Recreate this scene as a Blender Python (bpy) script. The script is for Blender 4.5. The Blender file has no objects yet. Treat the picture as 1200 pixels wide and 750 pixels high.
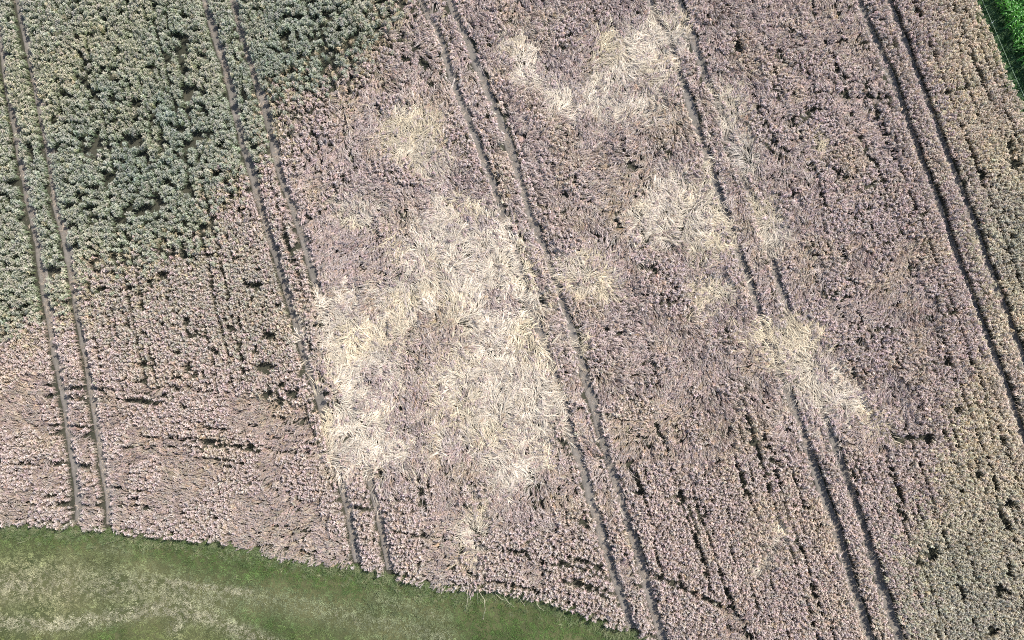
import bpy, math
import numpy as np

# ------------------------------------------------------------------ camera, light, exposure
scene = bpy.context.scene
CAM_H, CAM_Y, TILT, LENS = 56.0, -7.6, math.radians(8.0), 28.25
cam_data = bpy.data.cameras.new('camera')
cam_data.lens = LENS; cam_data.sensor_width = 36.0
cam_data.clip_start = 0.5; cam_data.clip_end = 5000
cam = bpy.data.objects.new('camera', cam_data)
cam.location = (0, CAM_Y, CAM_H); cam.rotation_euler = (TILT, 0, 0)
scene.collection.objects.link(cam); scene.camera = cam

SUN_EL, SUN_AZ = math.radians(52), math.radians(54)      # azimuth from +Y towards +X
world = bpy.data.worlds.new('World'); scene.world = world; world.use_nodes = True
wn = world.node_tree
sky = wn.nodes.new('ShaderNodeTexSky'); sky.sky_type = 'NISHITA'; sky.sun_disc = False
sky.sun_elevation = SUN_EL; sky.sun_rotation = SUN_AZ
wn.nodes['Background'].inputs['Strength'].default_value = 0.15
wn.links.new(sky.outputs['Color'], wn.nodes['Background'].inputs['Color'])
sun_d = bpy.data.lights.new('sun', 'SUN'); sun_d.energy = 5.0; sun_d.angle = math.radians(0.6)
sun_d.color = (1.0, 0.955, 0.90)
sun = bpy.data.objects.new('sun', sun_d); scene.collection.objects.link(sun)
sun.rotation_euler = (math.pi/2 - SUN_EL, 0, math.pi - SUN_AZ)
sun.location = (30, 22, 60)
vs = scene.view_settings
vs.view_transform = 'Standard'; vs.look = 'None'; vs.gamma = 1.0; vs.use_curve_mapping = False
vs.exposure = 0.78
scene.cycles.max_bounces = 5; scene.cycles.diffuse_bounces = 3; scene.cycles.glossy_bounces = 2
scene.cycles.transmission_bounces = 3
scene.cycles.use_denoising = False; scene.cycles.filter_width = 1.0

rng = np.random.default_rng(7)
COL = scene.collection

# ------------------------------------------------------------------ survey: plan points read off the drone frame, in metres
F = 1200 * LENS / 36.0
def G(px, py, z=0.0):
    px = np.asarray(px, float); py = np.asarray(py, float)
    dx = (px - 600) / F; dy = -(py - 375) / F
    c, s = math.cos(TILT), math.sin(TILT)
    wy = dy*c + s; wz = dy*s - c
    t = (z - CAM_H) / wz
    return dx*t, CAM_Y + wy*t
def GP(pts, z=0.0):
    a = np.array(pts, float); x, y = G(a[:, 0], a[:, 1], z)
    return np.stack([x, y], 1)
def srgb(r, g, b):
    c = np.array([r, g, b], float) / 255
    return np.where(c <= 0.04045, c/12.92, ((c+0.055)/1.055)**2.4)

# ------------------------------------------------------------------ noise
def vnoise(x, y, seed):
    r = np.random.default_rng(seed); T = r.random((256, 256))
    xi = np.floor(x).astype(int); yi = np.floor(y).astype(int)
    fx = x - xi; fy = y - yi
    fx = fx*fx*(3-2*fx); fy = fy*fy*(3-2*fy)
    a = T[xi % 256, yi % 256]; b = T[(xi+1) % 256, yi % 256]
    c = T[xi % 256, (yi+1) % 256]; d = T[(xi+1) % 256, (yi+1) % 256]
    return (a*(1-fx)+b*fx)*(1-fy) + (c*(1-fx)+d*fx)*fy
def fbm(x, y, size, seed, octaves=3):
    t = 0; amp = 1; tot = 0; f = 1.0/size
    for o in range(octaves):
        t = t + amp*vnoise(x*f + 17.3*o + seed*3.7, y*f - 9.1*o + seed*1.3, seed+o); tot += amp; amp *= 0.5; f *= 2.03
    return t/tot
def inside(x, y, poly):
    n = len(poly); r = np.zeros(x.shape, bool); j = n-1
    for i in range(n):
        xi, yi = poly[i]; xj, yj = poly[j]
        with np.errstate(divide='ignore', invalid='ignore'):
            r ^= ((yi > y) != (yj > y)) & (x < (xj-xi)*(y-yi)/(yj-yi) + xi)
        j = i
    return r
def warp(x, y, amp, size, seed):
    return (x + (fbm(x, y, size, seed, 4)-0.5)*2*amp, y + (fbm(x, y, size, seed+50, 4)-0.5)*2*amp)
def soft_in(x, y, poly, soft, amp=0.0, size=2.0, seed=1):
    xx, yy = warp(x, y, amp, size, seed) if amp else (x, y)
    return inside(xx + rng.normal(0, soft, x.shape), yy + rng.normal(0, soft, x.shape), poly)
def bell(x, y, cx, cy, r):
    gx, gy = G(cx, cy); return np.exp(-((x-gx)**2 + (y-gy)**2)/(2*r*r))

# ------------------------------------------------------------------ plan lines
TRACKS_PX = [
 [(-6,0),(2.5,40),(10,101),(19,144),(25,182),(38,253),(47,291),(52,334),(60,375),(67,421),(75,459),(80,484),(85,522),(92,565),(95,615)],
 [(23,2),(33,51),(43,96),(52,144),(60,182),(67,241),(77,279),(87,332),(94,375),(104,426),(111,471),(119,514),(123,552),(128,580),(131,616)],
 [(242,2),(253,43),(266,81),(276,127),(289,177),(305,236),(318,279),(330,317),(347,375),(357,413),(373,464),(379,481),(396,550),(410,600),(418,646)],
 [(275,5),(286,46),(298,84),(305,106),(315,139),(324,182),(330,203),(346,248),(361,296),(376,352),(400,430),(425,530),(442,590),(450,623),(455,651)],
 [(496,3),(510,33),(523,68),(536,106),(548,139),(561,172),(575,212),(608,315),(618,352),(633,390),(643,421),(658,466),(671,512),(684,552),(695,595),(709,639),(722,679),(737,722)],
 [(528,0),(543,41),(556,68),(569,101),(581,132),(594,162),(610,215),(620,248),(641,304),(653,337),(681,428),(694,469),(706,512),(718,550),(732,603),(747,644),(762,697),(775,742)],
 [(762,5),(793,76),(808,122),(818,155),(828,182),(848,245),(872,315),(887,359),(912,430),(937,496),(952,544),(963,575),(979,618),(994,671),(1017,742)],
 [(796,5),(810,38),(825,84),(838,118),(860,180),(881,233),(908,317),(923,364),(950,440),(985,541),(994,568),(1011,618),(1029,674),(1052,742)],
 [(1006,0),(1024,46),(1042,86),(1060,137),(1079,190),(1100,246),(1118,299),(1137,350),(1159,406),(1178,457),(1200,520)],
 [(1039,0),(1057,46),(1077,101),(1095,147),(1112,192),(1136,253),(1153,304),(1176,362),(1195,415),(1215,470)],
]
X0, X1, Y0, Y1 = -44.0, 44.0, -27.5, 27.5
def extend(p):
    d = p[1]-p[min(4, len(p)-1)]; d = d/abs(d[1]); top = p[0] + d*max(0, (Y1+2-p[0][1]))
    e = p[-1]-p[-5]; e = e/abs(e[1]); bot = p[-1] + e*max(0.1, (p[-1][1]-(Y0-2)))
    return np.vstack([top, p, bot])
TR = [extend(GP(t)) for t in TRACKS_PX]
def track_x(k, y): return np.interp(y, TR[k][::-1, 1], TR[k][::-1, 0])
def centres(y): return [0.5*(track_x(2*i, y)+track_x(2*i+1, y)) for i in range(5)]

VERGE_PX = [(-140,610),(-60,612),(0,615),(60,617),(130,623),(200,631),(260,637),(310,648),(350,656),(400,661),(440,672),(490,684),(540,690),(580,692),(640,704),(690,722),(740,742),(800,768),(900,815),(1000,865)]
VERGE = GP(VERGE_PX, 0.4)
def verge_y(x): return np.interp(x, VERGE[:, 0], VERGE[:, 1])
MAIZE_PX = [(1118,-70),(1146,0),(1158,27),(1169,50),(1181,78),(1200,124),(1225,185),(1262,270),(1330,420)]
MEDGE = GP(MAIZE_PX, 0.8)
def medge_x(y): return np.interp(y, MEDGE[::-1, 1], MEDGE[::-1, 0])

GREEN = GP([(-300,-200),(500,-200),(470,-10),(446,30),(412,78),(350,102),(318,118),(300,190),(262,215),(240,262),(205,305),(150,312),(96,330),(45,372),(-60,410),(-300,420)])
GREEN2 = GP([(255,250),(330,270),(350,380),(378,470),(345,490),(230,470),(160,440),(110,390),(90,350),(205,320),(215,280)])
RIGHTG = GP([(1040,-200),(1075,40),(1105,130),(1125,190),(1130,240),(1150,330),(1155,420),(1120,470),(1100,560),(1045,620),(1035,690),(1060,850),(1500,850),(1500,-200)])
MIDDLE = GP([(405,60),(480,-10),(520,-200),(1010,-200),(1035,90),(1070,250),(1100,390),(1050,560),(960,520),(860,560),(745,545),(700,630),(560,640),(430,600),(385,470),(368,390),(345,250),(330,130)])
HEAD = GP([(-300,425),(60,440),(140,448),(250,458),(360,478),(385,560),(480,600),(560,600),(680,625),(745,665),(850,700),(900,760),(950,900),(-300,900)])

LODGED_PX = {
 'main':   [(500,230),(545,226),(590,250),(604,292),(618,330),(632,375),(650,440),(655,500),(640,556),(600,582),(555,560),(500,552),(455,565),(398,548),(374,508),(392,460),(372,420),(362,392),(378,352),(425,330),(468,322),(462,285),(488,262)],
 'top':    [(700,44),(742,28),(772,12),(806,20),(798,55),(788,98),(770,136),(738,148),(700,138),(650,136),(628,112),(662,94),(700,90),(690,64)],
 'twin':   [(578,38),(610,36),(622,58),(640,90),(630,112),(600,108),(584,92),(598,72),(586,60)],
 'knob':   [(838,104),(862,98),(876,130),(872,152),(852,150)],
 'fan':    [(446,142),(476,118),(505,126),(522,160),(532,198),(498,212),(470,190),(444,178)],
 'small':  [(384,232),(415,226),(450,250),(440,266),(408,262),(388,250)],
 'broad':  [(772,196),(818,194),(848,222),(858,262),(862,300),(820,306),(786,300),(740,290),(736,252),(764,228)],
 'track':  [(650,296),(690,288),(716,312),(724,344),(706,360),(668,350),(650,322)],
 'hook':   [(806,330),(838,318),(862,330),(864,352),(838,374),(812,362)],
 'edge':   [(884,232),(906,228),(922,254),(924,290),(906,300),(890,280)],
 'heart':  [(872,384),(905,368),(945,366),(972,384),(980,424),(994,446),(1024,480),(1046,512),(1010,506),(975,492),(940,470),(914,440),(888,420),(872,402)],
 'bit':    [(668,398),(684,386),(694,402),(684,418),(670,414)],
 'spray':  [(540,588),(572,580),(580,612),(566,640),(572,672),(548,676),(542,640),(534,612)],
 'swirl':  [(892,606),(922,602),(930,628),(912,648),(890,676),(878,690),(876,660),(898,640)],
 'speck':  [(952,158),(974,154),(984,178),(966,190),(952,178)],
 'wisp':   [(862,162),(884,156),(892,196),(880,212),(864,196)],
}
LODGED = {k: GP(v, 0.15) for k, v in LODGED_PX.items()}

# ------------------------------------------------------------------ materials
def new_mat(name):
    m = bpy.data.materials.new(name); m.use_nodes = True
    return m, m.node_tree, m.node_tree.nodes['Principled BSDF']
def plant_mat(name, rough=0.7, transl=0.28, spec=0.25):
    """colour of each plant (tint of its clump) times the colour of the organ"""
    m, nt, p = new_mat(name); N, L = nt.nodes, nt.links
    a = N.new('ShaderNodeAttribute'); a.attribute_type = 'INSTANCER'; a.attribute_name = 'tint'
    b = N.new('ShaderNodeAttribute'); b.attribute_type = 'GEOMETRY'; b.attribute_name = 'organ'
    mx = N.new('ShaderNodeMix'); mx.data_type = 'RGBA'; mx.blend_type = 'MULTIPLY'; mx.inputs[0].default_value = 1.0
    L.new(a.outputs['Color'], mx.inputs[6]); L.new(b.outputs['Color'], mx.inputs[7])
    L.new(mx.outputs[2], p.inputs['Base Color'])
    p.inputs['Roughness'].default_value = rough; p.inputs['Specular IOR Level'].default_value = spec
    tr = N.new('ShaderNodeBsdfTranslucent'); L.new(mx.outputs[2], tr.inputs['Color'])
    ms = N.new('ShaderNodeMixShader'); ms.inputs[0].default_value = transl
    L.new(p.outputs[0], ms.inputs[1]); L.new(tr.outputs[0], ms.inputs[2])
    L.new(ms.outputs[0], N['Material Output'].inputs['Surface'])
    return m
M_WHEAT = plant_mat('wheat')
M_STRAW = plant_mat('straw', 0.6, 0.12, 0.3)
M_GRASS = plant_mat('grass', 0.6, 0.25, 0.3)

def noise_node(nt, scale, detail=4, rough=0.6):
    n = nt.nodes.new('ShaderNodeTexNoise'); n.inputs['Scale'].default_value = scale
    n.inputs['Detail'].default_value = detail; n.inputs['Roughness'].default_value = rough
    tc = nt.nodes.new('ShaderNodeNewGeometry'); nt.links.new(tc.outputs['Position'], n.inputs['Vector'])
    return n
def ramp(nt, fac, stops):
    r = nt.nodes.new('ShaderNodeValToRGB'); e = r.color_ramp.elements
    while len(e) < len(stops): e.new(0.5)
    for el, (p, c) in zip(e, stops): el.position = p; el.color = (*c, 1)
    nt.links.new(fac, r.inputs[0]); return r
def ground_mat(name, cols_big, cols_small, s_big, s_small, bump=0.5, bdist=0.05, rough=0.95):
    m, nt, p = new_mat(name)
    n1 = noise_node(nt, s_big, 5); n2 = noise_node(nt, s_small, 5, 0.7)
    r1 = ramp(nt, n1.outputs['Fac'], cols_big); r2 = ramp(nt, n2.outputs['Fac'], cols_small)
    mx = nt.nodes.new('ShaderNodeMix'); mx.data_type = 'RGBA'; mx.blend_type = 'MULTIPLY'; mx.inputs[0].default_value = 1
    nt.links.new(r1.outputs[0], mx.inputs[6]); nt.links.new(r2.outputs[0], mx.inputs[7])
    nt.links.new(mx.outputs[2], p.inputs['Base Color'])
    p.inputs['Roughness'].default_value = rough; p.inputs['Specular IOR Level'].default_value = 0.15
    bp = nt.nodes.new('ShaderNodeBump'); bp.inputs['Strength'].default_value = bump; bp.inputs['Distance'].default_value = bdist
    nt.links.new(n2.outputs['Fac'], bp.inputs['Height']); nt.links.new(bp.outputs[0], p.inputs['Normal'])
    return m
W = lambda v: (v, v, v)
M_SOIL = ground_mat('soil', [(0.3, tuple(srgb(46,48,38))), (0.7, tuple(srgb(70,68,57)))], [(0.3, W(0.62)), (0.7, W(1.1))], 0.5, 9)  # soil colour darkened to put deep shade into holes and gaps between clumps
M_TRACK = ground_mat('track_soil', [(0.3, tuple(srgb(92,88,81))), (0.7, tuple(srgb(116,110,103)))], [(0.3, W(0.72)), (0.7, W(1.1))], 0.7, 7, 0.4)
M_TURF = ground_mat('turf', [(0.35, tuple(srgb(60,66,40))), (0.65, tuple(srgb(84,84,56)))], [(0.3, W(0.6)), (0.7, W(1.1))], 0.35, 8)
M_STRIP = ground_mat('strip_soil', [(0.35, tuple(srgb(34,58,26))), (0.65, tuple(srgb(52,74,36)))], [(0.3, W(0.6)), (0.7, W(1.1))], 0.8, 8)

# ------------------------------------------------------------------ mesh helpers
class MB:
    def __init__(s): s.v = []; s.f = []; s.c = []
    def add(s, vs_, fs_, col):
        o = len(s.v); s.v += [tuple(q) for q in vs_]; s.f += [tuple(i+o for i in f) for f in fs_]; s.c += [tuple(col)]*len(vs_)
    def ribbon(s, pts, width, col, side=None, fold=0.0):
        """a leaf or flattened stalk along pts, tapering to its tip; fold lifts the edges into a V"""
        pts = np.array(pts, float); n = len(pts); vs_ = []; fs_ = []
        for i, p in enumerate(pts):
            t = pts[min(i+1, n-1)] - pts[max(i-1, 0)]; t /= np.linalg.norm(t)+1e-9
            sd = np.cross(t, (0, 0, 1)) if side is None else np.array(side)
            nn = np.linalg.norm(sd); sd = np.array([1.0, 0, 0]) if nn < 1e-4 else sd/nn
            u = i/(n-1); w = width*(1-0.85*max(0, (u-0.55)/0.45))*0.5
            up = np.cross(sd, t)
            if fold:
                vs_ += [p - sd*w + up*w*fold, p, p + sd*w + up*w*fold]
            else:
                vs_ += [p - sd*w, p + sd*w]
        k = 3 if fold else 2
        for i in range(n-1):
            for q in range(k-1):
                a = i*k+q; fs_.append((a, a+1, a+k+1, a+k))
        s.add(vs_, fs_, col)
    def tube(s, pts, radii, col, sides=4, cap=False):
        pts = np.array(pts, float); n = len(pts); vs_ = []; fs_ = []
        for i, p in enumerate(pts):
            t = pts[min(i+1, n-1)] - pts[max(i-1, 0)]; t /= np.linalg.norm(t)+1e-9
            a = np.cross(t, (0.31, 0.95, 0.05)); a /= np.linalg.norm(a)+1e-9; b = np.cross(t, a)
            for q in range(sides):
                th = 2*math.pi*q/sides; vs_.append(p + radii[i]*(a*math.cos(th) + b*math.sin(th)))
        for i in range(n-1):
            for q in range(sides):
                a = i*sides+q; b = i*sides+(q+1) % sides; fs_.append((a, b, b+sides, a+sides))
        if cap:
            fs_.append(tuple(range(sides-1, -1, -1))); fs_.append(tuple(range((n-1)*sides, n*sides)))
        s.add(vs_, fs_, col)
    def mesh(s, name, mat, smooth=False):
        me = bpy.data.meshes.new(name); me.from_pydata(s.v, [], s.f); me.materials.append(mat)
        at = me.attributes.new('organ', 'FLOAT_COLOR', 'POINT')
        at.data.foreach_set('color', np.c_[np.array(s.c, float), np.ones(len(s.c))].astype(np.float32).ravel())
        if smooth: me.polygons.foreach_set('use_smooth', [True]*len(me.polygons))
        me.update(); return me
def link(name, me, parent=None, kind=None, label=None, cat=None, group=None, loc=None):
    o = bpy.data.objects.new(name, me); COL.objects.link(o)
    if parent: o.parent = parent
    if kind: o['kind'] = kind
    if label: o['label'] = label
    if cat: o['category'] = cat
    if group: o['group'] = group
    if loc is not None: o.location = loc
    return o

# ------------------------------------------------------------------ plant clumps that the crop is made of
def u(a, b): return rng.uniform(a, b)
def ear(mb, p, d, L, r, col):
    d = np.array(d, float); d /= np.linalg.norm(d)
    pts = [p, p+d*L*0.3, p+d*L*0.7, p+d*L]; pts[2] = pts[2] + np.array([0, 0, -0.008]); pts[3] = pts[3] + np.array([0, 0, -0.02])
    mb.tube(pts, [r*0.5, r, r*0.85, r*0.15], col, 4)
STEM = np.array([0.86, 0.84, 0.78]); EAR = np.array([1.05, 1.0, 0.97])
def standing(nst, R, h, nod, green=False):
    mb = MB()
    for i in range(nst):
        a = u(0, 2*math.pi); rr = R*math.sqrt(u(0, 1))
        bx, by = 0.6*rr*math.cos(a), 0.6*rr*math.sin(a)
        hh = h*(1 - 0.26*(rr/R)**2)*u(0.95, 1.04); out = 0.65*rr + u(-0.03, 0.03); a2 = a + u(-0.4, 0.4)
        top = np.array([bx+out*math.cos(a2), by+out*math.sin(a2), hh]); b = np.array([bx, by, 0]); mid = b*0.45+top*0.55 - np.array([out*math.cos(a2), out*math.sin(a2), 0])*0.2
        c = u(0.85, 1.1)
        mb.tube([b, mid, top], [0.005, 0.004, 0.0035], STEM*c*(np.array([0.8, 0.95, 0.75]) if green else 1), 3)
        an = rng.normal(0, 0.8); nd = u(*nod); d = (math.cos(an)*math.sin(nd), math.sin(an)*math.sin(nd), math.cos(nd))
        ear(mb, top, d, u(0.09, 0.125), u(0.016, 0.022), EAR*c*u(0.9, 1.12))
        for q in range(1):
            al = u(0, 2*math.pi); z0 = hh*u(0.62, 0.9); p0 = b+(top-b)*(z0/hh); L = u(0.14, 0.26)
            e = np.array([math.cos(al), math.sin(al), 0])
            lc = np.array([0.74, 0.82, 0.66])*u(0.7, 1.0) if green else np.array([0.86, 0.78, 0.68])*u(0.7, 1.05)
            mb.ribbon([p0, p0+e*L*0.45+np.array([0, 0, L*0.35]), p0+e*L*0.85+np.array([0, 0, L*0.15]), p0+e*L+np.array([0, 0, -L*0.15])], u(0.012, 0.02), lc)
    return mb
def leaning(nst, R, h, reach):
    """stalks rooted upright that bow over towards +X"""
    mb = MB()
    for i in range(nst):
        if i % 4 == 0:
            gb = np.array([u(-R, R), u(-R, R)*0.9, 0]); gs = u(-0.45, 0.45); gh = h*u(0.7, 1.2); gr = reach*u(0.7, 1.25)
        b = gb + np.array([u(-0.02, 0.02), u(-0.02, 0.02), 0]); sp = gs+u(-0.1, 0.1); hh = gh*u(0.94, 1.06); rc = gr*u(0.85, 1.12)
        e = np.array([math.cos(sp), math.sin(sp), 0])
        p1 = b + e*rc*0.18 + np.array([0, 0, hh*0.55]); p2 = b + e*rc*0.6 + np.array([0, 0, hh*0.95]); p3 = b + e*rc + np.array([0, 0, hh*u(0.8, 1.0)])
        c = u(0.8, 1.12)
        mb.tube([b, p1, p2, p3], [0.006, 0.007, 0.008, 0.007], np.array([0.98, 0.93, 0.85])*c, 3)
        sa = sp + u(-0.5, 0.5); d = (math.cos(sa), math.sin(sa), u(-0.7, 0.0))
        ear(mb, p3, d, u(0.085, 0.115), u(0.013, 0.018), EAR*c*u(0.85, 1.1))
        if u(0, 1) < 0.7:
            al = sp + u(-0.9, 0.9); L = u(0.15, 0.28); ee = np.array([math.cos(al), math.sin(al), 0]); p0 = p1*0.4+p2*0.6
            mb.ribbon([p0, p0+ee*L*0.5+np.array([0, 0, L*0.2]), p0+ee*L+np.array([0, 0, -L*0.2])], u(0.012, 0.02), np.array([0.86, 0.78, 0.68])*u(0.65, 1.05))
    return mb
def flattened(nst, spread, fanout, lift):
    """straw pressed flat along +X, root end at the origin, in twisted strands"""
    mb = MB()
    nb = max(2, nst//4)
    for k in range(nb):
        y0 = u(-spread, spread); x0 = u(-0.25, 0.15); a0 = u(-fanout, fanout); bend = u(-0.5, 0.5); cg = u(0.82, 1.1); z0 = u(0.02, lift); L0 = u(0.45, 0.95)
        for i in range(4):
            L = L0*u(0.75, 1.1); a = a0+u(-0.05, 0.05); yy = y0+u(-0.014, 0.014); c = cg*u(0.92, 1.08)
            P = []; zb = z0+u(-0.01, 0.02); arch = u(0.0, lift*0.8); x, y = x0+u(-0.06, 0.06), yy; ang = a
            for q in range(5):
                t = q/4; P.append((x, y, max(0.008, zb + arch*math.sin(math.pi*min(1, t*1.05)) - 0.02*t)))
                x += math.cos(ang)*L/4; y += math.sin(ang)*L/4; ang += bend*0.25
            mb.ribbon(P, u(0.0075, 0.0125), np.array([1.0, 0.985, 0.96])*c, fold=0.6)
            if u(0, 1) < 0.45:
                p = np.array(P[-1]); ear(mb, p, (math.cos(ang), math.sin(ang), u(-0.15, 0.2)), 0.09, 0.014, EAR*np.array([0.92, 0.86, 0.82])*c)
    return mb
def turf(nbl, R, h, wd=0.008):
    mb = MB()
    for i in range(nbl):
        a = u(0, 6.283); rr = R*math.sqrt(u(0, 1)); b = np.array([rr*math.cos(a), rr*math.sin(a), -0.005])
        al = u(0, 6.283); L = h*u(0.6, 1.2); e = np.array([math.cos(al), math.sin(al), 0]); k = u(0.25, 0.9)
        mb.ribbon([b, b+e*L*k*0.35+np.array([0, 0, L*0.6]), b+e*L*k+np.array([0, 0, L*u(0.5, 0.95)])], wd*u(0.7, 1.4), np.array([1, 1, 1])*u(0.75, 1.15))
    return mb
def variants(fn, n, name, mat):
    return [bpy.data.objects.new(name, fn().mesh(name, mat)) for _ in range(n)]
V_STAND = variants(lambda: standing(11, 0.07, 0.76, (0.7, 1.9)), 7, 'wheat_clump', M_WHEAT)
V_GREEN = variants(lambda: standing(20, 0.10, 0.90, (0.5, 1.8), True), 7, 'green_clump', M_WHEAT)
V_LEAN = variants(lambda: leaning(12, 0.10, 0.46, 0.38), 8, 'leaning_clump', M_WHEAT)
V_FLAT = variants(lambda: flattened(16, 0.16, 0.4, 0.16), 9, 'straw_clump', M_STRAW)
V_TURF = variants(lambda: turf(22, 0.13, 0.11, 0.011), 6, 'grass_clump', M_GRASS)
V_TALL = variants(lambda: turf(26, 0.10, 0.38, 0.012), 5, 'grass_clump', M_GRASS)
V_HAY = variants(lambda: flattened(20, 0.18, 1.3, 0.05), 6, 'hay_clump', M_STRAW)

def scatter(name, vlist, x, y, z, rot, scl, tint, kind='stuff', label=None, cat=None, group=None):
    """one object: the plants of one mass, grown on the points given"""
    n = len(x); me = bpy.data.meshes.new(name)
    me.vertices.add(n); me.vertices.foreach_set('co', np.stack([x, y, z], 1).astype(np.float32).ravel())
    def attr(nm, t, key, a): me.attributes.new(nm, t, 'POINT').data.foreach_set(key, np.ascontiguousarray(a).ravel())
    attr('rot', 'FLOAT_VECTOR', 'vector', rot.astype(np.float32))
    attr('scl', 'FLOAT_VECTOR', 'vector', scl.astype(np.float32))
    attr('vi', 'INT', 'value', rng.integers(0, len(vlist), n).astype(np.int32))
    attr('tint', 'FLOAT_COLOR', 'color', np.c_[tint, np.ones(n)].astype(np.float32))
    me.update()
    o = link(name, me, None, kind, label, cat, group)
    ng = bpy.data.node_groups.new(name, 'GeometryNodeTree')
    ng.interface.new_socket('Geometry', in_out='INPUT', socket_type='NodeSocketGeometry')
    ng.interface.new_socket('Geometry', in_out='OUTPUT', socket_type='NodeSocketGeometry')
    N, L = ng.nodes, ng.links
    gi = N.new('NodeGroupInput'); go = N.new('NodeGroupOutput')
    iop = N.new('GeometryNodeInstanceOnPoints'); g2i = N.new('GeometryNodeGeometryToInstance')
    for v in vlist:
        oi = N.new('GeometryNodeObjectInfo'); oi.inputs['Object'].default_value = v; L.new(oi.outputs['Geometry'], g2i.inputs[0])
    def named(nm, t):
        a = N.new('GeometryNodeInputNamedAttribute'); a.data_type = t; a.inputs['Name'].default_value = nm
        return [s for s in a.outputs if s.enabled and s.name == 'Attribute'][0]
    e2r = N.new('FunctionNodeEulerToRotation'); L.new(named('rot', 'FLOAT_VECTOR'), e2r.inputs[0])
    L.new(gi.outputs[0], iop.inputs['Points']); L.new(g2i.outputs[0], iop.inputs['Instance'])
    iop.inputs['Pick Instance'].default_value = True
    L.new(named('vi', 'INT'), iop.inputs['Instance Index']); L.new(e2r.outputs[0], iop.inputs['Rotation'])
    L.new(named('scl', 'FLOAT_VECTOR'), iop.inputs['Scale']); L.new(iop.outputs[0], go.inputs[0])
    md = o.modifiers.new('plants', 'NODES'); md.node_group = ng
    return o
def tilt_euler(theta, phi, psi):
    """turn by psi, then tip by theta towards the bearing phi"""
    c, s = np.cos, np.sin
    a, b, g = phi, theta, psi-phi
    r00 = c(a)*c(b)*c(g)-s(a)*s(g); r10 = s(a)*c(b)*c(g)+c(a)*s(g); r20 = -s(b)*c(g)
    r21 = s(b)*s(g); r22 = c(b)
    return np.stack([np.arctan2(r21, r22), np.arcsin(np.clip(-r20, -1, 1)), np.arctan2(r10, r00)], 1)

# ------------------------------------------------------------------ the setting: ground, turf, tramlines
def grid_sheet(name, xs, ys, zfun, mat, **kw):
    X, Y = np.meshgrid(xs, ys); Z = zfun(X, Y)
    nx, ny = len(xs), len(ys); v = np.stack([X.ravel(), Y.ravel(), Z.ravel()], 1)
    f = [(j*nx+i, j*nx+i+1, (j+1)*nx+i+1, (j+1)*nx+i) for j in range(ny-1) for i in range(nx-1)]
    me = bpy.data.meshes.new(name); me.from_pydata(v.tolist(), [], f); me.materials.append(mat)
    me.polygons.foreach_set('use_smooth', [True]*len(f)); return link(name, me, **kw)
far = np.array([-3000, -800, -200, -80])
xs = np.concatenate([far, np.arange(-48, 48.01, 0.5), -far[::-1]]); ys = np.concatenate([far, np.arange(-32, 32.01, 0.5), -far[::-1]])
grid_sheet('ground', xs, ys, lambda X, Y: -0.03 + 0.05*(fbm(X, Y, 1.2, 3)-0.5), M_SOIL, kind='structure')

# grass verge sheet: hugs the crop edge
vx = np.arange(-52, 24, 0.5); cols = np.linspace(0, 1, 14); vv = []; 
for xx in vx:
    ye = verge_y(xx)+0.1
    for t in cols:
        yy = ye - t*24.0
        vv.append((xx, yy, 0.01 + 0.05*float(fbm(np.array([xx]), np.array([yy]), 2.5, 5)[0])))
n = len(cols); ff = [(i*n+j+1, (i+1)*n+j+1, (i+1)*n+j, i*n+j) for i in range(len(vx)-1) for j in range(n-1)]
me = bpy.data.meshes.new('grass_verge'); me.from_pydata(vv, [], ff); me.materials.append(M_TURF)
me.polygons.foreach_set('use_smooth', [True]*len(ff)); link('grass_verge', me, kind='structure')
# strip under the maize
vv = []; yy_ = np.arange(4, 34, 0.5)
for yv in yy_:
    xe = medge_x(yv) - 0.1
    for t in np.linspace(0, 1, 12): vv.append((xe+t*14, yv, 0.012+0.05*float(fbm(np.array([xe+t*14]), np.array([yv]), 1.5, 6)[0])))
ff = [(i*12+j, i*12+j+1, (i+1)*12+j+1, (i+1)*12+j) for i in range(len(yy_)-1) for j in range(11)]
me = bpy.data.meshes.new('field_margin'); me.from_pydata(vv, [], ff); me.materials.append(M_STRIP); link('field_margin', me, kind='structure')

TRAM_LABELS = ['pair of wheel tracks running through green wheat and fading towards the verge',
 'pair of wheel tracks along the green wheat, buried by the largest straw patch',
 'pair of wheel tracks passing between the largest straw patch and the mauve wheat',
 'pair of wheel tracks half covered by scattered small straw patches',
 'pair of deep shaded wheel tracks beside the greenish wheat strip near the maize']
for i in range(5):
    e = link('tramline', None, None, 'structure', TRAM_LABELS[i], 'tramline', 'tramlines through the wheat field')
    for k in (2*i, 2*i+1):
        ylo = Y0; ys_ = np.arange(Y0, Y1, 0.25); xc = track_x(k, ys_) + (fbm(ys_, ys_*0, 1.5, 60+k)-0.5)*0.12
        keep = ys_ > verge_y(xc)+0.3; ys_ = ys_[keep]; xc = xc[keep]; vv = []
        for q in range(len(ys_)):
            for off, zz in ((-0.36, -0.03), (-0.27, 0.035), (-0.17, 0.012), (0, 0.006), (0.17, 0.012), (0.27, 0.035), (0.36, -0.03)):
                w = 1+0.2*(rng.random()-0.5); vv.append((xc[q]+off*w, ys_[q], zz+0.012*(rng.random()-0.5)+0.012))
        ff = [(a*7+b, a*7+b+1, (a+1)*7+b+1, (a+1)*7+b) for a in range(len(ys_)-1) for b in range(6)]
        me = bpy.data.meshes.new('wheel_track'); me.from_pydata(vv, [], ff); me.materials.append(M_TRACK)
        me.polygons.foreach_set('use_smooth', [True]*len(ff)); link('wheel_track', me, e)

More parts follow.
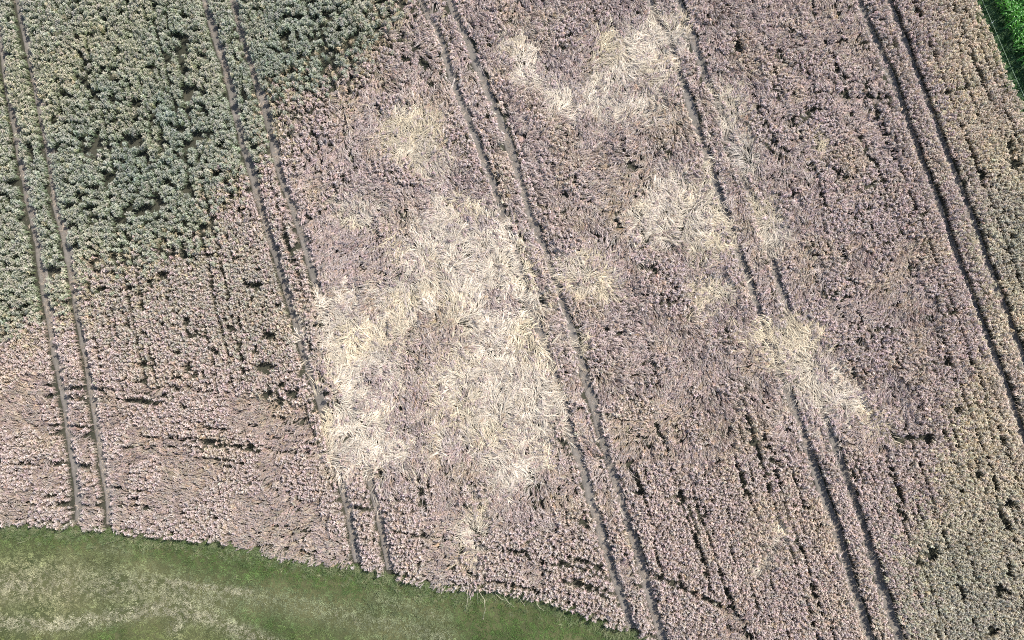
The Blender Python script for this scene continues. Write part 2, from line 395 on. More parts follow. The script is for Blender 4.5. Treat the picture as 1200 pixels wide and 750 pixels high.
# ------------------------------------------------------------------ the crop: rows drilled along the tramlines, rows along the verge on the headland
BED = 15.6
def drilled(ROW, STEP, jit):
    yg = np.arange(Y0, Y1, STEP); sg = np.arange(-1.35, 6.2, ROW/BED)
    YY, SS = np.meshgrid(yg, sg); rid = np.repeat(np.arange(len(sg)), len(yg)); YY = (YY + rng.normal(0, jit*STEP, YY.shape)).ravel(); SS = (SS + rng.normal(0, 0.10*ROW/BED, SS.shape)).ravel()
    C = np.array(centres(YY)); C = np.vstack([C[0]-(C[1]-C[0]), C, 2*C[4]-C[3]])
    idx = np.clip(np.floor(SS).astype(int)+1, 0, 5); fr = SS-(idx-1); ar = np.arange(len(SS))
    return C[idx, ar]*(1-fr) + C[idx+1, ar]*fr, YY, vnoise(rid*7.31, YY/2.6, 301)
def in_green(x, y): return soft_in(x, y, GREEN, 1.15, 1.2, 2.5, 11)
XX, YY, XR = drilled(0.20, 0.155, 0.30)
hd = inside(*warp(XX, YY, 1.0, 3, 80), HEAD) | in_green(XX, YY)
GX, GY, GR = drilled(0.255, 0.245, 0.36); gk = in_green(GX, GY)
# headland rows
hx = np.arange(X0, 22, 0.155); hv = np.arange(0.0, 17, 0.205)
HX, HV = np.meshgrid(hx, hv); HX = (HX+rng.normal(0, 0.05, HX.shape)).ravel(); HV = (HV+rng.normal(0, 0.02, HV.shape)).ravel()
HY = verge_y(HX) + HV + 0.05; HR = vnoise(np.repeat(np.arange(len(hv)), len(hx))*7.31, HX/5.0, 303)
hd2 = inside(*warp(HX, HY, 1.0, 3, 80), HEAD)
x = np.concatenate([XX[~hd], GX[gk], HX[hd2]]); y = np.concatenate([YY[~hd], GY[gk], HY[hd2]])
kindi = np.concatenate([np.zeros((~hd).sum(), int), np.full(gk.sum(), 2), np.ones(hd2.sum(), int)])
ok = (x > X0) & (x < X1) & (y > Y0) & (y < Y1) & (y > verge_y(x) + (fbm(x, y, 0.7, 90)-0.5)*0.25) & (x < medge_x(y) + (fbm(x, y, 0.7, 91)-0.5)*0.4)
rown = np.concatenate([XR[~hd], GR[gk], HR[hd2]])[ok]
x, y, kindi = x[ok], y[ok], kindi[ok]; ishead = kindi == 1; green = kindi == 2

green_b = soft_in(x, y, GREEN2, 1.0, 1.5, 3.0, 13)
rgreen = soft_in(x, y, RIGHTG, 1.1, 2.0, 4.0, 15)
middle = soft_in(x, y, MIDDLE, 0.5, 1.5, 3.0, 17)
lodged = np.zeros(len(x), bool)
isl = fbm(x, y, 2.6, 21, 4)
for k, poly in LODGED.items():
    big = k in ('main', 'broad', 'top', 'heart')
    lodged |= soft_in(x, y, poly, 0.42 if big else 0.3, 1.2 if big else 0.5, 1.7, 23)
core = bell(x, y, 500, 400, 1.7) + bell(x, y, 480, 478, 1.6)+bell(x, y, 520, 535, 1.3)+bell(x, y, 545, 560, 1.2)+bell(x, y, 585, 352, 0.8)+bell(x, y, 440, 560, 1.5)
island = lodged & ((core + (isl-0.5)*1.8 + rng.normal(0, 0.16, len(x))) > 0.46) | (lodged & (rng.random(len(x)) < 0.10))            # stalks that kept their ears up inside the flattened ground
# gaps: wheel tracks, drill gaps, holes, creases
dtr = np.full(len(x), 9.0); bed = np.zeros(len(x), int)
for k in range(10):
    tx = track_x(k, y); dtr = np.minimum(dtr, np.abs(x-tx)); bed += (x > tx)
bedi = (bed+1)//2                                             # 0 left of A .. 5 right of E
gone = dtr < np.where(middle, 0.325, np.where(bed > 7, 0.31, 0.345)) + (fbm(x, y, 0.6, 31)-0.5)*0.12
offs = [(4.0, 4.75, 10.3, 11.0), (4.0, 4.75, 10.0, 10.9), (5.4, 6.1, 11.3, 12.6), (4.1, 5.0, 10.2, 11.0), (3.0, 5.1, 9.8, 11.4), (1.6, 4.4, 5.3, 9.0)]
for b in range(6):
    rx = track_x(2*b-1, y) if b else track_x(0, y)-15.0
    for q, off in enumerate(offs[b]):
        nn = fbm(x*0+7*b+q, y, 3.0, 33+q)
        gone |= (bedi == b) & ~ishead & (np.abs(x-rx-off) < 0.125) & (nn > 0.30) & (rng.random(len(x)) < 0.9)
dark = bell(x, y, 170, 165, 4.5)+0.6*bell(x, y, 330, 60, 3.5)
hole = fbm(x, y, 0.46, 41, 2)
qs = np.sort(hole); qq = lambda f: qs[int(f*(len(qs)-1))]
d1 = np.clip(dark, 0, 1)
gone |= green & (hole > np.where(d1 > 0.6, qq(0.78), np.where(d1 > 0.25, qq(0.86), qq(0.93))))
thin = np.where(ishead, 0.76, np.where(green, 0.97, np.where(bedi == 2, 0.76, 0.83)))
gone |= (rown > thin) & (rng.random(len(x)) < 0.85)
gone |= rng.random(len(x)) < np.where(green, 0.03, 0.03)
hole2 = fbm(x, y, 0.95, 42, 2); q2 = np.sort(hole2)
gone |= green & (hole2 > q2[int(0.91*len(q2))]) & (d1 > 0.15) & (dtr > 0.8)
gone |= green & (hole2 > q2[int(0.975*len(q2))]) & (dtr > 0.8)
gone |= green_b & (hole > qq(0.93))
gone |= rgreen & (hole > qq(0.985))
gone |= (~green) & (~rgreen) & (hole > qq(0.997))
ridge = np.abs(fbm(x, y, 3.2, 43, 3)-0.5); amp = fbm(x, y, 5.0, 45, 2)
gone |= middle & (ridge < 0.010) & (amp > 0.45)
# long creases seen in the crop, as lines on the ground
CREASES = [[(966,345),(1010,382),(1050,380),(1085,372),(1128,362)],[(735,470),(765,450),(800,430)],[(722,514),(750,500),(765,485)],[(700,350),(760,345),(800,345)],
 [(740,575),(790,582),(830,585),(900,575)],[(110,300),(150,305),(200,300),(260,300),(300,308)],[(110,340),(170,338)],[(60,505),(120,508)],[(200,512),(260,516)],
 [(150,525),(300,522),(370,530)],[(860,215),(905,205),(960,205)],[(985,110),(1045,112)],[(1020,78),(1040,85)],[(900,105),(1000,110),(1050,118)],[(975,48),(985,55)],[(1080,113),(1110,108),(1150,98)],
 [(990,225),(1040,210)],[(1035,285),(1085,250)],[(600,435),(640,420)],[(850,205),(820,160)],[(1095,405),(1112,428)],[(845,725),(885,745)],[(40,180),(120,168)],[(150,225),(200,240)],
 [(180,148),(230,158)],[(700,270),(740,262)],[(300,560),(350,580)],[(620,655),(700,672),(760,690)],[(560,640),(640,650)],[(1060,515),(1092,508)],[(1140,470),(1165,500)],[(690,735),(690,735.5)]]
for cl in CREASES:
    p = GP(cl, 0.3)
    for a, b in zip(p[:-1], p[1:]):
        d = b-a; L2 = (d**2).sum()+1e-9; t = np.clip(((x-a[0])*d[0]+(y-a[1])*d[1])/L2, 0, 1)
        wig = (fbm(x, y, 0.9, 47)-0.5)*0.5
        gone |= (np.hypot(x-a[0]-t*d[0], y-a[1]-t*d[1]) + wig*0.6 < 0.14) & (rng.random(len(x)) < 0.7)
HOLES = [(162,166,.9),(95,105,.35),(118,15,.4),(140,42,.45),(152,24,.3),(196,68,.4),(200,215,.45),(82,268,.45),(62,318,.6),(190,322,.5),(215,265,.4),(240,265,.4),(1092,648,.7),(1076,660,.45),(1178,590,.7),(1186,192,.6),(1150,205,.5),(1180,672,.4),(1170,690,.8),(1160,740,.5),(1108,425,.4),(1052,513,.75),(1085,512,.6),(312,432,.8),(318,395,.6),(300,335,.7),(1120,480,.45),(1145,555,.4),(195,460,.3),(210,412,.3),(230,440,.4),(1000,250,.3),(1010,305,.35),(350,290,.5),(330,470,.5),(130,600,.1),(210,455,.35),(1185,278,.4),(1180,660,.35)]
for cx, cy, r in HOLES:
    gx, gy = G(cx, cy, 0.3); gone |= np.hypot(x-gx, (y-gy)*1.3) + (fbm(x, y, 0.5, 49)-0.5)*r*1.2 < r*0.75
gone |= (y-verge_y(x) < 0.5) & (rng.random(len(x)) < 0.3)
stay = ~gone & (~lodged | island)
stay &= ~((fbm(x, y, 1.1, 51) > 0.72) & middle & (rng.random(len(x)) < 0.6))
x, y, ishead, green, green_b, rgreen, middle, island, bedi, dark, dtr = [a[stay] for a in (x, y, ishead, green, green_b, rgreen, middle, island, bedi, dark, dtr)]
N = len(x)
# colour of each clump
base = np.empty((N, 3)); base[:] = srgb(195, 182, 175)
mauve = srgb(193, 180, 176); tan = srgb(199, 186, 168); grn = srgb(172, 172, 155); blue = srgb(150, 157, 144); ygr = srgb(214, 204, 181); pale = srgb(194, 183, 177)
def mix(a, b, t): return a*(1-t[:, None]) + b*t[:, None]
mm = np.clip((fbm(x, y, 6, 61)-0.35)*3, 0, 1)
base = mix(base, np.broadcast_to(mauve, base.shape), mm*middle)
tt = np.clip((fbm(x, y, 2.2, 62)-0.55)*5, 0, 1)*0.7
base = mix(base, np.broadcast_to(tan, base.shape), tt)
base = mix(base, np.broadcast_to(pale, base.shape), 0.8*ishead*np.clip(1-(y-verge_y(x))/7, 0, 1))
base = mix(base, np.broadcast_to(ygr, base.shape), rgreen*np.clip(0.85+(fbm(x, y, 4, 63)-0.5)*1.4, 0.4, 1))
lowr = np.clip(bell(x, y, 1120, 700, 5.5)+bell(x, y, 1195, 280, 3.0), 0, 1)
base = mix(base, np.broadcast_to(grn, base.shape), rgreen*lowr*0.75)
gcol = mix(np.broadcast_to(grn, base.shape), np.broadcast_to(blue, base.shape), np.clip(dark*0.9+(fbm(x, y, 3, 64)-0.5), 0, 1))
gcol = mix(gcol, np.broadcast_to(srgb(180, 176, 152), base.shape), np.clip((fbm(x, y, 4, 65)-0.56)*3+0.6*bell(x, y, 60, 60, 4), 0, 0.7))
base = np.where(green[:, None], gcol, base)
base = np.where((green_b & ~green & (rng.random(N) < 0.7*np.clip(1.5-(G(0, 300)[1]-y)/7, 0, 1)))[:, None], mix(base, np.broadcast_to(grn, base.shape), np.full(N, 0.6)), base)
# half ripe fringe round the green wheat
fringe = (~green) & soft_in(x, y, GREEN, 1.9, 1.2, 2.5, 11)
base = np.where(fringe[:, None], mix(base, np.broadcast_to(srgb(186, 178, 148), base.shape), np.full(N, 0.75)), base)
tint = base*np.exp(rng.normal(0, 0.13, N))[:, None]*(1+rng.normal(0, 0.025, (N, 3)))
odd = rng.random(N) < 0.03
tint = np.where(odd[:, None], tint*np.array([1.05, 0.97, 0.84]), tint)
# lean of each clump: long waves of bowed stalks
lean = middle & ~green
ang = math.radians(-75) + (fbm(x, y, 5.5, 71)-0.5)*6.0 + (fbm(x, y, 1.6, 72)-0.5)*2.6
ang = np.where(x > G(900, 300)[0], math.radians(-120) + (fbm(x, y, 4.0, 73)-0.5)*3.2, ang)
ang = np.where(ishead, math.radians(195)+(fbm(x, y, 4.0, 74)-0.5)*2.0, ang)
part = (fbm(x, y, 1.7, 75, 3) < np.where(x > G(905, 300)[0], 0.49, 0.60)) & lean
part |= ishead & (fbm(x, y, 2.2, 76) > 0.56)
part |= island
part = part & ~green & ~rgreen & (dtr > 0.62)
tone = np.where(part, 0.95, 1.0)[:, None]; tint = tint*tone
hscale = 0.80 + 0.40*fbm(x, y, 0.8, 77, 2) - 0.10*middle + 0.25*middle*(fbm(x, y, 1.6, 78, 2)-0.5) + rng.normal(0, 0.09, N)
hscale = hscale*np.where(middle & (dtr < 0.75), 0.72, np.where(dtr < 0.6, 0.88, 1.0))*np.where(ishead & (dtr < 0.6), 0.8, 1.0)
z = np.full(N, -0.02)
def emit(mask, vl, name, label, leanm, smin=0.9, smax=1.15, maxtilt=0.22):
    idx = np.nonzero(mask)[0]; n = len(idx)
    if n == 0: return None
    s = rng.uniform(smin, smax, n); h = hscale[idx]*rng.uniform(0.92, 1.08, n)
    if leanm:
        rot = np.stack([np.zeros(n), rng.normal(0, 0.12, n), ang[idx]+rng.normal(0, 0.45, n)], 1)
    else:
        th = np.abs(rng.normal(0.05, 0.07, n)) + maxtilt*middle[idx] + 0.12*ishead[idx]
        rot = tilt_euler(np.minimum(th, 0.6), ang[idx]+rng.normal(0, 0.5, n), ang[idx]+rng.normal(0, np.where(green[idx], 2.0, 0.7), n))
    return scatter(name, vl, x[idx], y[idx], z[idx], rot, np.stack([s, s, h], 1), tint[idx], 'stuff', label, 'wheat', 'wheat crop of the field')
right = bedi == 5
emit(green, V_GREEN, 'green_wheat', 'unripe grey-green wheat pocked with dark holes', False, 0.9, 1.2)
emit(~green & right, V_STAND, 'standing_wheat', 'pale yellow-green standing wheat between the deepest wheel tracks and the green maize', False)
hm = ishead & ~green & ~right
emit(hm & ~part, V_STAND, 'headland_wheat', 'pinkish ripe wheat in rows along the grass verge', False, 0.85, 1.1)
emit(hm & part, V_LEAN, 'leaning_headland_wheat', 'bowed over pinkish wheat stalks among the rows along the grass verge', True)
rest = ~green & ~right & ~ishead
LAB = {0: ('ripe wheat fringing the green wheat outside its faded wheel tracks', None),
       1: ('dark speckled half ripe wheat between the green wheat and the verge rows', 'bowed over stalks in the half ripe wheat below the green wheat'),
       2: ('upright mauve wheat in straight rows around the largest straw patch', 'bowed over mauve wheat stalks around the largest straw patch'),
       3: ('upright mauve wheat cut by thin drill lines, between two tramlines with several straw patches', 'bowed over mauve wheat stalks among several small straw patches'),
       4: ('upright pinkish brown wheat in waves, between the half covered and the deepest wheel tracks', 'bowed over pinkish brown wheat stalks in waves beside the deepest wheel tracks')}
for b in range(5):
    m = rest & (bedi == b)
    emit(m & ~part, V_STAND, 'ripe_wheat', LAB[b][0], False)
    if LAB[b][1]: emit(m & part, V_LEAN, 'leaning_wheat', LAB[b][1], True, 0.95, 1.3)

# ------------------------------------------------------------------ flattened straw patches, one object each
PATCH_LABEL = {
 'main': 'largest pale patch of flattened straw, swallowing a pair of wheel tracks', 'top': 'bright white patch of flattened straw spilling onto a wheel track, far from the verge',
 'twin': 'narrow double patch of flattened straw beside the bright white patch', 'knob': 'small yellow tuft of flattened straw right against a wheel track, beyond the bright white patch',
 'fan': 'fan shaped yellowish patch of flattened straw amid straight mauve rows', 'small': 'small faint patch of flattened straw between the wheel tracks and the largest patch',
 'broad': 'broad cream patch of flattened straw with swirling stalks touching a wheel track', 'track': 'rounded yellow patch of flattened straw next to the wheel tracks facing the largest patch',
 'hook': 'hooked patch of flattened straw just below the broad cream patch', 'edge': 'slim yellow patch of flattened straw along the far side of half covered wheel tracks',
 'heart': 'heart shaped patch of flattened straw lying across both wheel tracks with a trailing tail', 'bit': 'tiny yellow wisp of flattened straw on a wheel track',
 'spray': 'radiating spray of flattened straw next to the grass verge', 'swirl': 'thin swirl of flattened straw in pinkish wheat near the wheel tracks and far from other patches',
 'speck': 'tiny faint speck of flattened straw in the wavy pinkish brown wheat', 'wisp': 'thin faint strip of flattened straw following a wheel track'}
for k, poly in LODGED.items():
    lo = poly.min(0)-1.2; hi = poly.max(0)+1.2; area = (hi-lo).prod(); dens = 40
    n = int(area*dens); px = rng.uniform(lo[0], hi[0], n); py = rng.uniform(lo[1], hi[1], n)
    big = k in ('main', 'broad', 'top', 'heart'); sg_ = 0.6 if big else 0.42
    wx, wy = warp(px, py, 1.2 if big else 0.5, 1.7, 23)
    m = inside(wx+rng.normal(0, sg_, n), wy+rng.normal(0, sg_, n), poly)
    for tk in (4, 5, 6):
        m &= (np.abs(px-track_x(tk, py)) > 0.33) | (rng.random(n) < 0.18)
    if k == 'spray': m &= (py > verge_y(px)+0.6) & (rng.random(n) < 0.75)
    c2 = bell(px, py, 500, 400, 1.7) + bell(px, py, 480, 478, 1.6)+bell(px, py, 520, 535, 1.3)+bell(px, py, 545, 560, 1.2)+bell(px, py, 585, 352, 0.8)+bell(px, py, 440, 560, 1.5)
    m &= ~((c2 + (fbm(px, py, 2.6, 21, 4)-0.5)*1.8 + rng.normal(0, 0.18, n) > 0.50) & (rng.random(n) < 0.8))
    px, py = px[m], py[m]; n = len(px)
    cx, cy = poly.mean(0)
    radial = np.arctan2(py-cy, px-cx)
    fld = (fbm(px, py, 2.6, 101, 2)-0.5)*11.0
    small = k not in ('main', 'broad', 'top')
    a = np.where(rng.random(n) < (0.5 if small else 0.08), radial, fld) + rng.normal(0, 0.3, n)
    pz = rng.uniform(0.0, 0.16, n)+0.12*fbm(px, py, 0.9, 103)
    cream = srgb(198, 189, 174); yel = srgb(201, 190, 166); grey = srgb(192, 184, 175)
    t = np.clip((fbm(px, py, 2.4, 105)-0.45)*5, 0, 1); t2 = np.clip((fbm(px, py, 3.0, 107)-0.5)*5, 0, 1)
    if k in ('top', 'broad', 'heart', 'twin', 'hook', 'main', 'track'): t2 = t2*0.3; cream = cream*1.12; yel = yel*1.1
    if k in ('knob', 'edge', 'bit', 'fan', 'track'): t = np.clip(t+0.4, 0, 1); t2 = t2*0.4
    tn = mix(mix(np.broadcast_to(cream, (n, 3)), np.broadcast_to(yel, (n, 3)), t), np.broadcast_to(grey, (n, 3)), t2*0.8)
    tn = tn*np.exp(rng.normal(0, 0.14, n)+(fbm(px, py, 1.3, 109, 3)-0.5)*0.5)[:, None]
    sc = rng.uniform(0.65, 1.05, n)
    scatter('lodged_straw', V_FLAT, px, py, pz, np.stack([rng.normal(0, 0.12, n), rng.normal(-0.03, 0.12, n), a], 1), np.stack([sc, sc, sc], 1), tn,
            'stuff', PATCH_LABEL[k], 'straw', 'patches of flattened straw')
# thin litter of bent straw lying through the bowed wheat
n = 14000; px = rng.uniform(X0, X1, n); py = rng.uniform(Y0, Y1, n)
halo = sum(bell(px, py, *q) for q in [(700,100,5.5),(600,70,3),(800,230,5),(690,330,4),(480,160,3),(480,250,5),(520,420,9),(840,340,4),(900,250,4),(930,410,5),(990,480,3),(555,620,3),(640,240,4)])
m = soft_in(px, py, MIDDLE, 0.8, 1.5, 3.0, 17) & (fbm(px, py, 1.5, 111, 3) > 0.62-0.28*np.clip(halo, 0, 1)) & (py > verge_y(px)+0.5)
dd = np.full(n, 9.0)
for k in range(10): dd = np.minimum(dd, np.abs(px-track_x(k, py)))
m &= (dd > 0.6) | (rng.random(n) < 0.06)
px, py = px[m], py[m]; n = len(px)
a = math.radians(-75)+(fbm(px, py, 5.5, 71)-0.5)*6.0+rng.normal(0, 0.6, n)
tn = np.broadcast_to(srgb(193, 181, 173), (n, 3))*np.exp(rng.normal(0, 0.12, n))[:, None]
scatter('bent_straw', V_FLAT, px, py, np.where(rng.random(n) < 0.15, 0.05, rng.uniform(0.25, 0.42, n)), np.stack([rng.normal(0, 0.15, n), rng.normal(0, 0.15, n), a], 1),
        np.repeat(rng.uniform(0.5, 0.85, n)[:, None], 3, 1), tn, 'stuff', 'thin scatter of bent straw through the mauve wheat', 'straw')

# chaff and broken stalks trodden into the wheel tracks
lx, ly = [], []
for k in range(10):
    yy = rng.uniform(Y0, Y1, 900); xx = track_x(k, yy)+rng.normal(0, 0.17, 900)
    g = (yy > verge_y(xx)+0.3) & (fbm(xx, yy, 1.8, 131, 2) > 0.42); lx.append(xx[g]); ly.append(yy[g])
lx = np.concatenate(lx); ly = np.concatenate(ly); n = len(lx)
sc = rng.uniform(0.14, 0.42, n); tn = np.broadcast_to(srgb(168, 156, 142), (n, 3))*np.exp(rng.normal(0, 0.25, n))[:, None]
scatter('chaff', V_HAY, lx, ly, np.full(n, 0.035), np.stack([rng.normal(0, 0.1, n), rng.normal(0, 0.1, n), rng.uniform(0, 6.28, n)], 1), np.repeat(sc[:, None], 3, 1), tn,
        'stuff', 'broken stalks and chaff trodden into the wheel tracks', 'chaff')

# ------------------------------------------------------------------ grass verge
n = 52000; px = rng.uniform(-46, 16, n); py = rng.uniform(-33, -10, n)
m = (py < verge_y(px)+0.15) & (py > -31); px, py = px[m], py[m]; n = len(px)
HAYBANDS = [([(-100,742),(0,728),(60,732),(110,726),(190,712),(250,725),(330,760)], 0.55, 0.9), ([(195,682),(225,686),(262,691),(292,695)], 0.32, 1.0), ([(-100,690),(0,688),(90,682),(180,688),(260,705)], 1.4, 0.55), ([(205,735),(222,715),(218,700)], 0.5, 0.8), ([(0,682),(30,688)], .6, .8),
            ([(300,700),(360,712),(430,728),(520,745)], 1.0, 0.45), ([(440,702),(480,712),(520,725)], 0.7, 0.4), ([(120,640),(150,648)], 0.5, 0.3)]
def hay_amount(px, py):
    w = np.zeros(len(px))
    for pl, r, s in HAYBANDS:
        p = GP(pl); d = np.full(len(px), 99.0)
        for a_, b_ in zip(p[:-1], p[1:]):
            e = b_-a_; t = np.clip(((px-a_[0])*e[0]+(py-a_[1])*e[1])/(e@e), 0, 1); d = np.minimum(d, np.hypot(px-a_[0]-t*e[0], py-a_[1]-t*e[1]))
        w = np.maximum(w, s*np.exp(-(d/r)**2))
    return w*(0.75+0.5*fbm(px, py, 0.9, 121, 3))
hay = np.clip(hay_amount(px, py), 0, 1)
gA, gB, gC = srgb(122, 129, 80), srgb(156, 152, 110), srgb(84, 112, 54)
t = np.clip((fbm(px, py, 3.0, 123)-0.45)*3.5, 0, 1)
tn = mix(np.broadcast_to(gA, (n, 3)), np.broadcast_to(gB, (n, 3)), t)
lush = np.clip(bell(px, py, 330, 680, 4)+bell(px, py, 290, 672, 2)+bell(px, py, 520, 730, 4)+bell(px, py, 640, 740, 4)+bell(px, py, 130, 740, 1.2)*0.7, 0, 1)*(0.4+fbm(px, py, 1.5, 125))
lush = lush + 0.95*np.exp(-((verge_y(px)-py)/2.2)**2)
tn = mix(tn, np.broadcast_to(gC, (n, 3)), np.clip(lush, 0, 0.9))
tn = mix(tn, np.broadcast_to(srgb(178, 172, 146), (n, 3)), np.clip(hay*1.1, 0, 0.85))
tn = tn*np.exp(rng.normal(0, 0.22, n)+(fbm(px, py, 0.6, 128, 3)-0.5)*0.8)[:, None]
sc = rng.uniform(0.7, 1.4, n); hz = 0.3+2.0*fbm(px, py, 0.7, 127)**1.5
scatter('grass', V_TURF, px, py, np.full(n, 0.02), np.stack([rng.normal(0, 0.1, n), rng.normal(0, 0.1, n), rng.uniform(0, 6.28, n)], 1), np.stack([sc, sc, sc*hz], 1), tn,
        'stuff', 'short mown green and drying grass of the verge below the wheat', 'grass')
# mown hay
m = rng.random(n) < np.clip(hay-0.3, 0, 1)*0.9; hx_, hy_ = px[m]+rng.normal(0, 0.1, m.sum()), py[m]; n2 = m.sum()
sc = rng.uniform(0.08, 0.15, n2); tn = np.broadcast_to(srgb(182, 175, 152), (n2, 3))*np.exp(rng.normal(0, 0.15, n2))[:, None]
scatter('mown_hay', V_HAY, hx_, hy_, np.full(n2, 0.07), np.stack([rng.normal(0, 0.1, n2), rng.normal(0, 0.1, n2), rng.uniform(0, 6.28, n2)], 1), np.repeat(sc[:, None], 3, 1), tn,
        'stuff', 'pale mown hay lying in swaths on the grass verge', 'hay')
# taller uncut grass along the foot of the wheat
n3 = 2600; qx = rng.uniform(-44, 14, n3); qy = verge_y(qx) - np.abs(rng.normal(0, 0.55, n3)) + 0.15
tn = mix(np.broadcast_to(srgb(96, 112, 70), (n3, 3)), np.broadcast_to(srgb(160, 158, 122), (n3, 3)), np.clip(rng.random(n3)*1.3-0.5, 0, 1))*np.exp(rng.normal(0, 0.15, n3))[:, None]
sc = rng.uniform(0.5, 1.0, n3)
scatter('tall_grass', V_TALL, qx, qy, np.full(n3, 0.02), np.stack([rng.normal(0, 0.2, n3), rng.normal(0, 0.2, n3), rng.uniform(0, 6.28, n3)], 1), np.repeat(sc[:, None], 3, 1), tn,
        'stuff', 'taller uncut grass along the foot of the wheat beside the verge', 'grass')
# dark low grass between wheat and maize
n4 = 3600; qy = rng.uniform(6, 31, n4); qx = medge_x(qy) + rng.uniform(-0.1, 7, n4); sc = rng.uniform(0.6, 1.1, n4)
tn = mix(np.broadcast_to(srgb(82, 112, 74), (n4, 3)), np.broadcast_to(srgb(100, 128, 86), (n4, 3)), rng.random(n4))*np.exp(rng.normal(0, 0.15, n4))[:, None]
scatter('margin_grass', V_TALL, qx, qy, np.full(n4, 0.02), np.stack([rng.normal(0, 0.2, n4), rng.normal(0, 0.2, n4), rng.uniform(0, 6.28, n4)], 1), np.stack([sc, sc, sc*0.6], 1), tn,
        'stuff', 'dark low grass in the gap between the wheat and the maize', 'grass')

# ------------------------------------------------------------------ single stalks that fell out over the verge
def solid(name, col, rough=0.6, spec=0.3, transl=0.0, var=0.25):
    m, nt, p = new_mat(name)
    nz = noise_node(nt, 14, 4); r = ramp(nt, nz.outputs['Fac'], [(0.3, tuple(np.array(col)*(1-var))), (0.7, tuple(np.array(col)*(1+var*0.6)))])
    nt.links.new(r.outputs[0], p.inputs['Base Color']); p.inputs['Roughness'].default_value = rough; p.inputs['Specular IOR Level'].default_value = spec
    if transl:
        tr = nt.nodes.new('ShaderNodeBsdfTranslucent'); nt.links.new(r.outputs[0], tr.inputs['Color'])
        ms = nt.nodes.new('ShaderNodeMixShader'); ms.inputs[0].default_value = transl
        nt.links.new(p.outputs[0], ms.inputs[1]); nt.links.new(tr.outputs[0], ms.inputs[2]); nt.links.new(ms.outputs[0], nt.nodes['Material Output'].inputs['Surface'])
    return m
M_STALK = solid('stalk', srgb(200, 190, 165)); M_EAR = solid('ear', srgb(205, 188, 168))
for i, (qx, qy, dx, dy) in enumerate([(556,676,4,30),(566,680,14,22),(577,686,18,18),(548,690,-3,24),(560,690,6,34),(590,690,12,20),(447,664,3,12),(398,655,5,14),(536,682,-6,18),(628,704,8,10),(470,672,5,12),(604,694,10,14)]):
    a = np.array(G(qx, qy-3)); b = np.array(G(qx+dx, qy+dy)); d = b-a; e = link('fallen_stalk', None, None, None, 'lone pale wheat stalk bent out over the grass beside the radiating straw spray' if 530 < qx < 610 else 'lone pale wheat stalk poking out of the crop over the grass, away from the spray', 'wheat stalk', 'stalks bent out over the verge', loc=(a[0], a[1], 0.0))
    n_ = np.array([-d[1], d[0]])*u(-0.2, 0.2)
    P = [(0, 0, 0.0), (d[0]*0.1, d[1]*0.1, 0.34), (d[0]*0.4+n_[0], d[1]*0.4+n_[1], 0.42), (d[0]*0.75+n_[0]*0.8, d[1]*0.75+n_[1]*0.8, 0.26), (d[0], d[1], 0.09)]
    mb = MB(); mb.tube(P, [0.010, 0.010, 0.009, 0.008, 0.007], (1, 1, 1), 5, True); link('stem', mb.mesh('stem', M_STALK, True), e)
    mb = MB(); ear(mb, np.array(P[-1]), (d[0], d[1], -0.1), 0.11, 0.02, (1, 1, 1)); link('ear', mb.mesh('ear', M_EAR, True), e)

# ------------------------------------------------------------------ maize beyond the fence tape
M_LEAF = solid('maize_leaf', srgb(74, 130, 44), 0.38, 0.5, 0.3); M_MSTEM = solid('maize_stalk', srgb(96, 138, 62), 0.5)
def maize_proto():
    st = MB(); st.tube([(0, 0, 0), (0.01, 0, 0.6), (-0.01, 0.01, 1.2), (0, 0, 1.55)], [0.018, 0.016, 0.012, 0.006], (1, 1, 1), 6, True)
    leaves = []
    for i in range(9):
        z0 = 0.25 + 1.25*i/8; a = (i % 2)*math.pi + u(-0.5, 0.5); L = (0.85 - 0.35*abs(i-4)/4)*u(0.85, 1.1); rise = u(0.25, 0.5) + 0.25*(i > 6)
        e = np.array([math.cos(a), math.sin(a), 0]); pts = []
        for q in range(7):
            t = q/6; pts.append(np.array([0, 0, z0]) + e*L*(t*0.92) + np.array([0, 0, L*(rise*math.sin(min(t*1.5, 1.0)*1.57) - (0.75*max(0, t-0.4)**1.6))]))
        mb = MB(); mb.ribbon(pts, 0.085, (1, 1, 1), fold=0.35); leaves.append(mb.mesh('leaf', M_LEAF, True))
    return st.mesh('stalk', M_MSTEM, True), leaves
protos = [maize_proto() for _ in range(6)]
cnt = 0
ROWLAB = ['leafy green maize plant in the row right beside the fence tape'] + ['leafy green maize plant in the %s row from the fence tape' % w for w in ('second', 'third', 'fourth', 'fifth', 'sixth', 'seventh')]
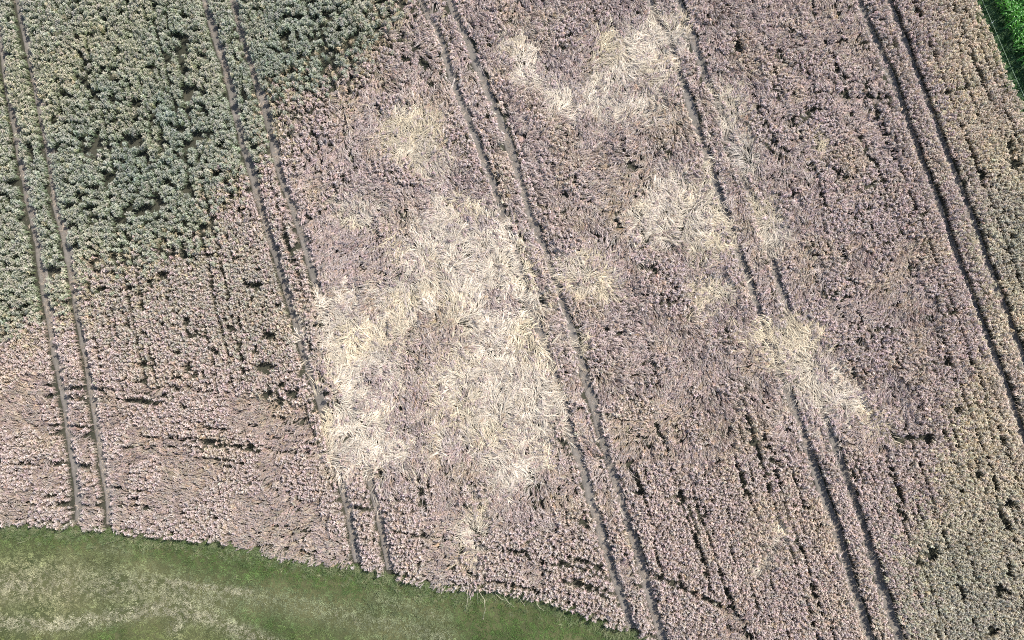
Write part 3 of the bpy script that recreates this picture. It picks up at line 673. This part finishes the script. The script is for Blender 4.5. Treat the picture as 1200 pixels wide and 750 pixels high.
for row in range(7):
    for yv in np.arange(12.5, 29.0, 0.34):
        yy = yv + u(-0.08, 0.08); xx = float(medge_x(yy)) + 1.65 + row*0.62 + u(-0.06, 0.06)
        # keep the plants that stand in or right beside the view
        gx = xx/(CAM_H-1.0)
        if not (xx < 0.64*(math.hypot(CAM_H, 0)+0.14*(yy-CAM_Y)) + 1.4 and yy < 27.5): continue
        smE, lv = protos[rng.integers(6)]
        e = link('maize_plant', None, None, None, ROWLAB[row], 'maize', 'maize plants beside the wheat', loc=(xx, yy, 0.03))
        s = u(0.85, 1.15); e.scale = (s, s, s*u(0.9, 1.1)); e.rotation_euler = (u(-0.08, 0.08), u(-0.08, 0.08), u(0, 6.28))
        link('stalk', smE, e)
        for q in lv: link('leaf', q, e)
        cnt += 1
print('maize plants', cnt, 'wheat clumps', N)

# ------------------------------------------------------------------ fence tape along the margin
M_TAPE = solid('tape', srgb(150, 166, 140), 0.5); M_POST = solid('post', srgb(205, 210, 200), 0.5)
fence = link('electric_fence', None, None, None, 'thin pale fence tape strung on slim stakes between the wheat and the maize', 'fence', loc=(float(G(1161, 27)[0]), float(G(1161, 27)[1]), 0))
FP = GP([(1125,-62),(1162,27),(1199,112),(1240,206)], 0.55) - np.array(fence.location[:2])
mb = MB(); P = []
for a, b in zip(FP[:-1], FP[1:]):
    for t in np.linspace(0, 1, 9)[:-1]: P.append((*(a*(1-t)+b*t), 0.62 - 0.05*math.sin(math.pi*t)))
P.append((*FP[-1], 0.62)); mb.tube(P, [0.009]*len(P), (1, 1, 1), 5); link('tape', mb.mesh('tape', M_TAPE, True), fence)
for p in FP:
    mb = MB(); mb.tube([(p[0], p[1], 0), (p[0], p[1], 0.72), (p[0]+0.02, p[1]+0.03, 0.84)], [0.014, 0.014, 0.01], (1, 1, 1), 6, True); st = link('stake', mb.mesh('stake', M_POST, True), fence)
    mb = MB(); mb.tube([(p[0]-0.05, p[1], 0.62), (p[0]+0.05, p[1], 0.64)], [0.022, 0.022], (1, 1, 1), 6, True); link('insulator', mb.mesh('insulator', M_POST, True), st)
